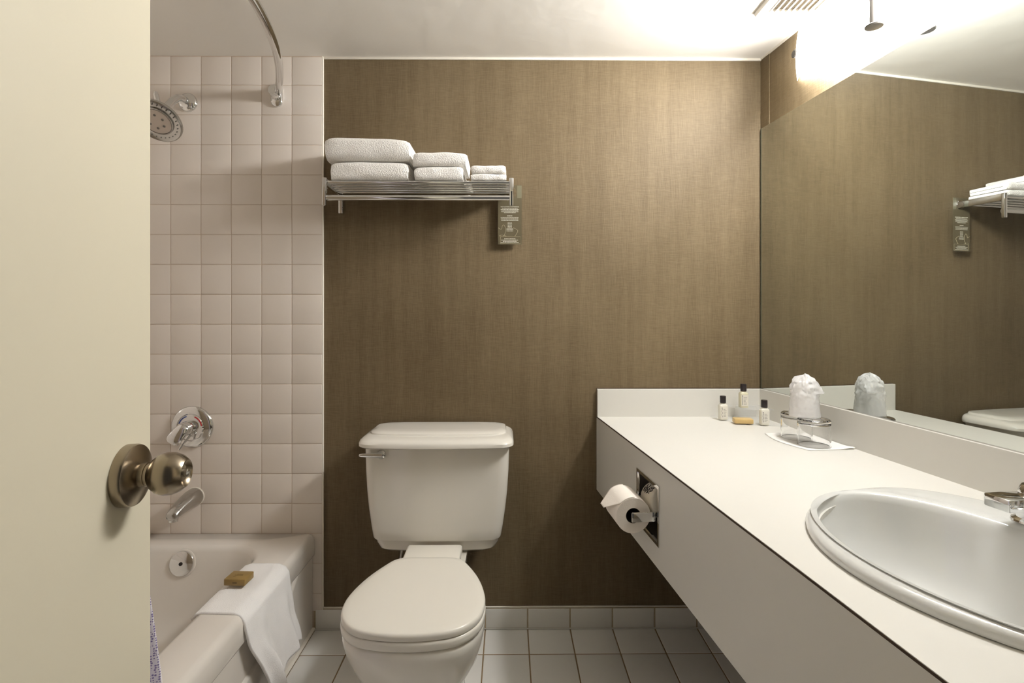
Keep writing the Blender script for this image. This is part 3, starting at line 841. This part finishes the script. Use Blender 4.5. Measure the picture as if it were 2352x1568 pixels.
# ------------------------------------------------------------------ paper holder, roll, spare roll
ho = thing('toilet_paper_holder', AM @ Vector((0, 0, .565)), 'recessed chrome toilet paper holder in the vanity front panel', 'paper holder')
fr = [(-.0825, .5625), (.0825, .5625), (.0825, .7165), (-.0825, .7165)]
fi = [(-.0715, .5735), (.0715, .5735), (.0715, .7055), (-.0715, .7055)]
fl = [[(s, .0003, z) for s, z in fr], [(s * .995, .003, .64 + (z - .64) * .995) for s, z in fr], [(s * 1.03, .0032, .64 + (z - .64) * 1.03) for s, z in fi], [(s, .0006, z) for s, z in fi], [(s, -.004, z) for s, z in fi]]
mesh('frame', *loft(fl, False, False), M['chrome'], ho, None, AM)
ri = [[(s, -.003, z) for s, z in fi], [(s * .97, -.095, .64 + (z - .64) * .95) for s, z in fi]]
mesh('recess', *loft(ri, False, True), M['grey_metal'], ho, None, AM)
for s in (-1, 1):
    am = box(s * .0625 - .0035, s * .0625 + .0035, -.006, .066, .6215, .6465, .0025)
    am2 = box(s * .0595 - .0045, s * .0595 + .0045, .046, .070, .6215, .6465, .003)
    mesh('arm', *am, M['chrome'], ho, 40, AM)
mesh('roller', *xf(cyl((-.060, .055, .634), (.060, .055, .634), .0085, 20), AM), M['satin'], ho, 40)
tp = thing('toilet_paper_roll', AM @ Vector((0, .055, .588)), 'half-used white toilet paper roll on the chrome holder arms', 'paper roll')
rc, rr = Vector((0, .0575, .634)), .0455
RP = [(.0195, 0), (rr - .001, 0), (rr, .0015), (rr, .1005), (rr - .001, .102), (.0195, .102), (.0195, 0)]
mesh('paper', *xf(lathe(RP, 56, (-.051, rc.y, rc.z), (1, 0, 0), False, False), AM), M['paper'], tp, 40)
mesh('core', *xf(lathe([(.0195, .0005), (.0195, .1015), (.0182, .1015), (.0182, .0005), (.0195, .0005)], 32, (-.051, rc.y, rc.z), (1, 0, 0), False, False), AM), M['core'], tp, 40)
def tail(u, v):
    s = -.0505 + .101 * u
    a1 = math.radians(42); r = rr + .0012
    if v < .5:
        a = math.radians(95) + (a1 - math.radians(95)) * v / .5
        return (s, rc.y + r * math.cos(a), rc.z + r * math.sin(a))
    t = (v - .5) / .5                  # the free end leaves the roll and is folded to a point
    run = .040 * t
    return (s * (1 - .70 * t) + .018 * t, rc.y + r * math.cos(a1) + run * math.sin(a1) * 1.05, rc.z + r * math.sin(a1) - run * math.cos(a1) * .95)
tm = mesh('loose_sheet', *grid(14, 20, tail), M['paper'], tp, 180, AM)
md = tm.modifiers.new('thickness', 'SOLIDIFY'); md.thickness = .0008; md.offset = 0

sr = thing('spare_paper_roll', AM @ Vector((0, -.037, .6)), 'wrapped spare toilet paper roll with black script inside the recess', 'paper roll')
SM = AM @ Matrix.Translation((-.004, -.0370, .6530)) @ Matrix.Rotation(math.radians(12), 4, 'Y') @ Matrix.Rotation(math.radians(-4), 4, 'Z')
mesh('wrapped_paper', *xf(lathe([(.012, .003), (.018, .0), (.040, .001), (.0445, .004), (.0455, .010), (.0455, .092), (.0445, .098), (.040, .101), (.018, .102), (.012, .099)], 44, (-.051, 0, 0), (1, 0, 0)), SM), M['wrapper'], sr, 50)
# script-like marks on the wrapper
marks = []
for k, (sx, aa, ln) in enumerate(((-.012, 40, .9), (-.004, 34, .7), (.006, 44, 1.1), (.014, 36, .8), (.022, 42, 1.0), (.031, 36, .6), (-.024, 40, 1.0), (-.034, 44, .7))):
    pts = []
    for q in range(10):
        a = math.radians(aa + ln * 26 * (q / 9 - .5)); r = .0460
        pts.append((sx + .0035 * math.sin(q * 1.3 + k), r * math.cos(a), r * math.sin(a)))
    marks.append(tube(pts, .0011, 5))
mesh('script_mark', *xf(join(*marks), SM), M['print_black'], sr)

# ------------------------------------------------------------------ towel shelf
SZ = 1.585
shf = thing('towel_shelf', (-.2975, BACK, 1.51), 'chrome towel shelf with slats and a towel bar below, on the brown wall', 'shelf')
BX = (-.607, .0118)
FY = 1.734
for bx in BX:
    mesh('wall_plate', *box(bx - .0085, bx + .0085, BACK - .010, BACK - .0002, 1.512, 1.604, .002), M['chrome'], shf, 40)
    mesh('bracket_arm', *box(bx - .005, bx + .005, FY, BACK - .006, 1.572, 1.597, .0015), M['chrome'], shf, 40)
    mesh('front_plate', *box(bx - .007, bx + .007, FY - .006, FY + .006, 1.5055, 1.5985, .0022), M['chrome'], shf, 40)
for k, (y, r) in enumerate(((FY + .008, .0055), (FY + .045, .0050), (FY + .080, .0050), (FY + .115, .0050), (FY + .150, .0050))):
    mesh('shelf_bar', *cyl((BX[0], y, SZ), (BX[1], y, SZ), r, 18), M['chrome'], shf, 40)
mesh('towel_bar', *cyl((BX[0], FY + .004, 1.533), (BX[1], FY + .004, 1.533), .0095, 24), M['chrome'], shf, 40)

# folded towels: U-shaped layers with the fold toward the viewer
def folded(x0, x1, yf, yb, z0, z1, layers, seed, bulge=0.0, lean=0.0, slump=0.0, name='folded_towel'):
    sq_ = lambda v: math.copysign(abs(v) ** .68, v)
    def ulayer(za, zb, f, b, t):
        """outline of one U: outer then inner, in (y,z)"""
        r = (zb - za) / 2; c = f + r
        out = [(b, za)]
        out += [(c - r * sq_(math.sin(a)), (za + zb) / 2 - r * sq_(math.cos(a))) for a in [PI * k / 14 for k in range(15)]]
        out += [(b, zb)]
        ri_ = max(r - t, .0004)
        inn = [(b, zb - t)] + [(c - ri_ * sq_(math.sin(a)), (za + zb) / 2 + ri_ * sq_(math.cos(a))) for a in [PI * k / 14 for k in range(15)]] + [(b, za + t)]
        return out + inn
    parts = []
    H = z1 - z0
    n = layers
    t = H / (2 * n) * .96
    for k in range(n):
        za, zb = z0 + k * t * 1.02, z1 - k * t * 1.02
        prof = ulayer(za, zb, yf + k * t * 1.05, yb - .004 * k, t * .98)
        loops = []
        N = 26
        for i in range(N + 1):
            u = i / N
            x = x0 + (x1 - x0) * u + (k * .0015 if 0 < u < 1 else 0)
            e = min(u, 1 - u)
            edge = 1 - .10 * math.exp(-e * 26)
            L = []
            for y, z in prof:
                zz = z0 + (z - z0) * edge
                top = (z - z0) / H
                zz += top * (.0035 * noise.noise(Vector((u * 3 + seed, y * 9, k))) + bulge * math.sin(PI * u) - slump * u)
                yy = y + .003 * noise.noise(Vector((u * 4, z * 40, seed + 5))) + .004 * (1 - e * 2) ** 8
                xx = x + lean * top + .0025 * noise.noise(Vector((y * 20, z * 60, seed + (0 if u < .5 else 9)))) * (1 - 2 * e) ** 4
                L.append((xx, yy, zz))
            loops.append(L)
        parts.append(loft(loops))
    return join(*parts)
def towel(part, label, group):
    o = mesh('folded_towel', part[0], part[1], M['towel'], None, 65)
    return tag(o, label, 'towel', group)
SH = SZ + .0062
G = 'folded towels on the chrome shelf'
YB_ = BACK - .014
towel(folded(-.586, -.332, 1.728, YB_, SH, SH + .062, 2, 1, .001), 'bottom towel of the large stack at the left of the shelf', G)
towel(folded(-.602, -.326, 1.722, YB_, SH + .0650, SH + .1440, 2, 2, .003, -.002, .008), 'thick top towel of the large stack at the left of the shelf', G)
towel(folded(-.310, -.150, 1.728, YB_, SH, SH + .0455, 2, 3, .001), 'lower hand towel of the middle stack on the shelf', G)
towel(folded(-.316, -.140, 1.726, YB_, SH + .0475, SH + .0945, 2, 4, .001, .004, .004), 'upper hand towel of the middle stack on the shelf', G)
towel(folded(-.1235, -.0060, 1.734, YB_ - .03, SH, SH + .0220, 1, 5), 'lower washcloth of the small stack at the right of the shelf', G)
towel(folded(-.1220, -.0070, 1.733, YB_ - .034, SH + .0235, SH + .0500, 1, 6, .0005), 'upper washcloth of the small stack at the right of the shelf', G)

# door-hanger card on the right bracket arm
TY = 1.889
tagt = thing('hanger_card', (.007, TY, 1.40), 'brown printed hanger card with white lettering hung from the shelf bracket', 'card')
X0, X1, Z0, Z1 = -.0362, .0496, 1.398, 1.612
hc, hr = Vector((.0118, 1.585)), .0195
nn_ = 48
inner, outer = [], []
ds = [(math.cos(2 * PI * k / nn_), math.sin(2 * PI * k / nn_)) for k in range(nn_)] + [(x - hc.x, z - hc.y) for x in (X0, X1) for z in (Z0, Z1)]
ds.sort(key=lambda d: math.atan2(d[1], d[0]))
for d in ds:
    L = math.hypot(*d)
    inner.append((hc.x + d[0] / L * hr, hc.y + d[1] / L * hr))
    t = min([((X1 if d[0] > 0 else X0) - hc.x) / d[0] if abs(d[0]) > 1e-9 else 1e9, ((Z1 if d[1] > 0 else Z0) - hc.y) / d[1] if abs(d[1]) > 1e-9 else 1e9])
    outer.append((hc.x + d[0] * t, hc.y + d[1] * t))
lp = [[(x, TY - .0004, z) for x, z in inner], [(x, TY - .0004, z) for x, z in outer], [(x, TY + .0004, z) for x, z in outer], [(x, TY + .0004, z) for x, z in inner], [(x, TY - .0004, z) for x, z in inner]]
card = mesh('card', *loft(lp, False, False), M['tag_card'], tagt)
mesh('card_corner', *box(.0335, .0495, TY - .0006, TY - .0003, 1.566, 1.611), M['tag_top'], tagt)
PRY = TY - .0006
def bars(rows):
    out = []
    for z, xa, xb, h in rows:
        x = xa
        rnd = random.Random(int(z * 9000))
        while x < xb - .001:
            w = min(rnd.uniform(.002, .0065), xb - x)
            out.append(box(x, x + w, PRY - .0001, PRY + .0002, z - h / 2, z + h / 2))
            x += w + .0011
    return join(*out)
cxm = (X0 + X1) / 2
rows = []
for k, w in enumerate((.056, .066, .060, .062, .042)):
    rows.append((1.5285 - .0040 * k, cxm - w / 2 , cxm + w / 2, .0015))
rows += [(1.5015, cxm - .010, cxm + .010, .0024)]
for k, w in enumerate((.066, .064, .062)):
    rows.append((1.4955 - .0052 * k, cxm - w / 2, cxm + w / 2, .0015))
for k in range(8):
    rows.append((1.4760 - .0042 * k, cxm - (.008 if k < 5 else .012), cxm + (.008 if k < 5 else .012), .0014))
for k, w in enumerate((.040, .062, .050, .066)):
    rows.append((1.4185 - .0046 * k, cxm - w / 2, cxm + w / 2, .0022 if k == 0 else .0015))
mesh('small_print', *bars(rows), M['print_white'], tagt)['kind'] = 'stuff'
fd = bpy.data.curves.new('heading_text', 'FONT')
fd.body = 'HELP US MAKE A DIFFERENCE'; fd.size = .0050; fd.align_x = 'CENTER'; fd.extrude = .00015
fd.materials.append(M['print_white'])
fo = bpy.data.objects.new('heading_curve', fd); link(fo)
bpy.context.view_layer.update()
hme = bpy.data.meshes.new_from_object(fo.evaluated_get(bpy.context.evaluated_depsgraph_get()))
bpy.data.objects.remove(fo, do_unlink=True)
hme.materials.clear(); hme.materials.append(M['print_white'])
ht = link(bpy.data.objects.new('heading_text', hme), tagt)
ht.location = Vector((cxm, PRY, 1.5325)) - ORG[tagt.name]; ht.rotation_euler = (PI / 2, 0, 0); ht['kind'] = 'stuff'
def pline(pts, w=.0009): return tube([(x, PRY, z) for x, z in pts], w * .5, 6)
frame_ = [(X0 + .009, 1.4265), (X1 - .005, 1.4265), (X1 - .005, 1.4010), (X0 + .009, 1.4010), (X0 + .009, 1.4265)]
mesh('print_border', *pline(frame_, .0012), M['print_pale'], tagt)
for P in ([(X0 + .001, 1.458), (X0 + .012, 1.453), (X0 + .016, 1.466), (X0 + .022, 1.468), (X0 + .027, 1.455), (X0 + .026, 1.440), (X0 + .021, 1.428)],
          [(cxm + .012, 1.459), (cxm + .028, 1.449), (cxm + .024, 1.437), (cxm + .018, 1.428)], [(X0 + .004, 1.428), (X0 + .014, 1.432), (X0 + .030, 1.428)]):
    mesh('line_drawing', *pline(catmull(P, 5), .0013), M['print_pale'], tagt)

# ------------------------------------------------------------------ vanity light above the mirror
lamp = thing('vanity_light', (wall_x(1.31), 1.31, 1.87), 'glowing white curved-glass vanity light above the mirror', 'light')
def lp_pt(y, off, z):
    return Vector((wall_x(y) - off * math.cos(RW_ANG), y - off * math.sin(RW_ANG), z))
LY, LH = 1.31, .390
def diffuser(u, v):
    t = 2 * u - 1
    y = LY + LH * t
    off = .007 + .046 * (1 - abs(t) ** 6)
    zb = 1.908 - .033 * (1 - abs(t) ** 1.8)
    zt = 2.052
    return lp_pt(y, off + .006 * math.sin(PI * v), zb + (zt - zb) * v)
mesh('opal_diffuser', *grid(40, 6, diffuser), M['lamp_glass'], lamp, 180)
mesh('lamp_tube', *cyl(lp_pt(LY - .26, .036, 1.928), lp_pt(LY + .26, .036, 1.928), .010, 16), M['tube'], lamp, 40)
mesh('back_plate', *loft([[lp_pt(y, .0005, z) for y, z in ((LY - .33, 1.94), (LY + .33, 1.94), (LY + .33, 2.04), (LY - .33, 2.04))], [lp_pt(y, .008, z) for y, z in ((LY - .33, 1.94), (LY + .33, 1.94), (LY + .33, 2.04), (LY - .33, 2.04))]]), M['white_metal'], lamp)
mesh('centre_rod', *tube([lp_pt(LY, .080, 1.872), lp_pt(LY, .080, 2.060)], .0085, 18), M['grey_metal'], lamp, 40)
mesh('rod_foot', *lathe([(.006, 0), (.020, .001), (.021, .004), (.019, .006), (.010, .008)], 32, lp_pt(LY, .078, 1.866), (0, 0, 1)), M['grey_metal'], lamp, 40)
mesh('rod_stem', *tube([lp_pt(LY, .004, 2.056), lp_pt(LY, .080, 2.056)], .006, 14), M['grey_metal'], lamp, 40)
for s in (-1, 1):
    mesh('end_button', *lathe([(.0, 0), (.013, 0), (.013, .003), (.010, .006), (.0, .0065)], 24, lp_pt(LY + s * (LH - .012), .0235, 1.990), lp_pt(1, 1, 0) - lp_pt(1, 0, 0), False, False), M['grey_metal'], lamp, 40)

# ------------------------------------------------------------------ ceiling vent
vt = thing('ceiling_vent', (.865, 1.49, CEIL), 'white slatted exhaust vent in the ceiling beside the light', 'vent')
VX0, VX1, VY0, VY1 = .765, .955, 1.345, 1.622
fo_ = [(VX0, VY0), (VX1, VY0), (VX1, VY1), (VX0, VY1)]
fi_ = [(VX0 + .028, VY0 + .03), (VX1 - .012, VY0 + .03), (VX1 - .012, VY1 - .03), (VX0 + .028, VY1 - .03)]
mesh('vent_frame', *loft([[(x, y, CEIL - .0005) for x, y in fo_], [(x + (.004 if x < .85 else -.004), y + (.004 if y < 1.5 else -.004), CEIL - .012) for x, y in fo_], [(x, y, CEIL - .014) for x, y in fi_], [(x, y, CEIL - .002) for x, y in fi_]], False, False), M['vent'], vt)
mesh('vent_shade_panel', *box(fi_[0][0], fi_[1][0], fi_[0][1], fi_[2][1], CEIL - .0025, CEIL - .0005), M['vent_shade'], vt)  # flat panel, its grey stands in for the shade between the slats
for k in range(9):
    x = fi_[0][0] + .010 + k * (fi_[1][0] - fi_[0][0] - .014) / 8
    mesh('vent_slat', *xf(box(-.0018, .0018, fi_[0][1], fi_[2][1], -.006, .006), Matrix.Translation((x, 0, CEIL - .0085)) @ Matrix.Rotation(math.radians(35), 4, 'Y')), M['vent'], vt)

# ------------------------------------------------------------------ toiletries on the counter
tr_ = thing('corner_tray', (.86, 1.82, CTOP), 'clear acrylic two-tier corner tray holding small bottles', 'tray')
cx_, cy_ = wall_x(1.89) - .024, BACK - .018
def quarter(r1, r2, z0, z1):
    P = [(cx_, cy_)] + [(cx_ - r1 * math.cos(a) + .10 * r2 * math.sin(a), cy_ - r2 * math.sin(a)) for a in [PI / 2 * k / 20 for k in range(21)]]
    return prism_xy(P, z0, z1)
mesh('lower_tier', *quarter(.172, .165, CTOP + .0006, CTOP + .0036), M['acrylic'], tr_)
mesh('upper_tier', *quarter(.122, .100, CTOP + .0410, CTOP + .0440), M['acrylic'], tr_)
mesh('riser', *box(cx_ - .085, cx_ - .01, cy_ - .012, cy_ - .009, CTOP + .0037, CTOP + .0409), M['acrylic'], tr_)

def bottle(c, label, body, seed, turn=0.0):
    t = thing('toiletry_bottle', c, label, 'bottle', 'hotel toiletry bottles on the corner tray')
    R = Matrix.Translation(Vector(c)) @ Matrix.Rotation(turn, 4, 'Z')
    def sq(w, d, z, r): return [(x, y, z) for x, y, _ in rrect(-w, w, -d, d, r, 0, 5)]
    bl = [sq(.0125, .0095, 0, .004), sq(.0140, .0110, .0012, .0045), sq(.0142, .0112, .003, .0048), sq(.0142, .0112, .047, .0048), sq(.0135, .0105, .0505, .0055), sq(.0105, .0095, .0535, .007), sq(.0080, .0080, .0550, .0075), sq(.0078, .0078, .0585, .0075)]
    mesh('bottle_body', *xf(loft(bl), R), body, t, 45)
    mesh('bottle_cap', *xf(lathe([(.0, .0575), (.0098, .0575), (.0102, .059), (.0102, .080), (.0094, .0822), (.0, .0826)], 28, (0, 0, 0), (0, 0, 1), False, False), R), M['bottle_cap'], t, 40)
    lb = mesh('paper_label', *xf(box(-.0118, .0118, -.01165, -.0110, .006, .0455), R), M['bottle_label'], t)
    rnd = random.Random(seed)
    mk = [tube([(-.0085 + .0014 * math.sin(q * 1.7), -.0118, .040 - q * .0034) for q in range(10)], .00055, 5)]
    for q in range(6):
        z = .036 - q * .0050
        mk.append(box(-.004, -.004 + rnd.uniform(.006, .0125), -.01185, -.0116, z, z + .0009))
    mk.append(box(-.0095, -.0070, -.01185, -.0116, .0405, .0430))
    mesh('label_print', *xf(join(*mk), R), M['print_black'], lb)
    return t
LT, UT = CTOP + .0037, CTOP + .0441
bottle((.7560, 1.832, LT), 'black-capped lotion bottle at the left of the corner tray', M['bottle'], 1, .08)
bottle((.832, 1.840, UT), 'black-capped pale bottle standing on the upper tray tier', M['bottle_clear'], 2, 0)
bottle((.859, 1.745, LT), 'black-capped lotion bottle at the right front of the corner tray', M['bottle'], 3, -.05)
ts2, R2 = soap('wrapped_soap', (.7990, 1.772, LT), .060, .036, .0155, math.radians(-9), M['soap_tan'], 'tan wrapped soap bar between the bottles on the tray')

nap = []
NZ = CTOP + .0012
def napkin(u, v):
    A, B, C, D = Vector((.802, 1.625)), Vector((.826, 1.425)), Vector((.940, 1.640)), Vector((.968, 1.440))
    p = A.lerp(B, u).lerp(C.lerp(D, u), v)
    p.x -= .020 * math.sin(PI * u) * (1 - v)
    z = NZ + .004 * sstep(.8, 1, u) * sstep(.6, 1, v) + .002 * sstep(.85, 1, 1 - u) * (1 - v)
    p.x = min(p.x, wall_x(p.y) - .017)
    return (p.x, p.y, z)
npk = mesh('paper_mat', *grid(20, 14, napkin), M['napkin'], None, 180)
sd = npk.modifiers.new('thickness', 'SOLIDIFY'); sd.thickness = .0008; sd.offset = 0
tag(npk, 'white paper mat under the two upturned glasses', 'paper mat')

def tumbler(c, label):
    prof = [(.0, .0), (.0, .0)]
    ro, h = .0425, .0765
    prof = [(ro - .0022, .0), (ro, .0012), (ro, h - .004), (ro - .003, h - .0005), (ro - .006, h), (.0, h - .002), (.0, h - .013), (ro - .008, h - .0125), (ro - .0032, h - .016), (ro - .0030, .0), (ro - .0022, .0)]
    o = mesh('drinking_glass', *lathe(prof, 56, c, (0, 0, 1), False, False), M['glass'], None, 40)
    return tag(o, label, 'glass', 'upturned drinking glasses')
GZ = NZ + .0006
tumbler((.8680, 1.566, GZ), 'clear glass upside down on the mat nearer the bottles')
tumbler((.8700, 1.479, GZ), 'clear glass upside down on the mat nearer the sink')

wc = thing('wrapped_cup', (.8620, 1.512, GZ + .0768), 'white plastic cup wrapped in a crumpled clear bag on the glasses', 'cup')
cc = Vector((.8620, 1.512, GZ + .0768))
mesh('cup', *lathe([(.0390, .0006), (.0400, .002), (.0400, .004), (.0375, .0055), (.0370, .020), (.0300, .088), (.0285, .0905), (.0, .0908)], 48, cc, (0, 0, 1), False, False), M['cup'], wc, 45)
def bag(u, v):
    a = 2 * PI * u
    z = v * .121
    r = (.0412 - .0095 * (z / .1)) if z < .096 else .0312 * (1 - ((z - .096) / .026) ** 1.6)
    r = max(r, .0)
    q = Vector((math.cos(a) * 2.2, math.sin(a) * 2.2, v * 5))
    k = .15 + .85 * sstep(.15, .75, v)
    r = max(r + k * .0075 * abs(noise.noise(q)) + k * .004 * noise.noise(q * 3), .0002) if v < .999 else .0
    if v > .55:                       # the twisted surplus hangs on the right side
        r += .012 * math.exp(-((a - 5.6) / .35) ** 2) * math.exp(-((v - .62) / .14) ** 2)
    zz = z + (.006 * noise.noise(q * 1.6 + Vector((4, 0, 0))) * sstep(.6, 1, v))
    return cc + Vector((r * math.cos(a), r * math.sin(a), max(zz, .0004)))
mesh('plastic_bag', *grid(72, 44, bag), M['film'], wc, 35)
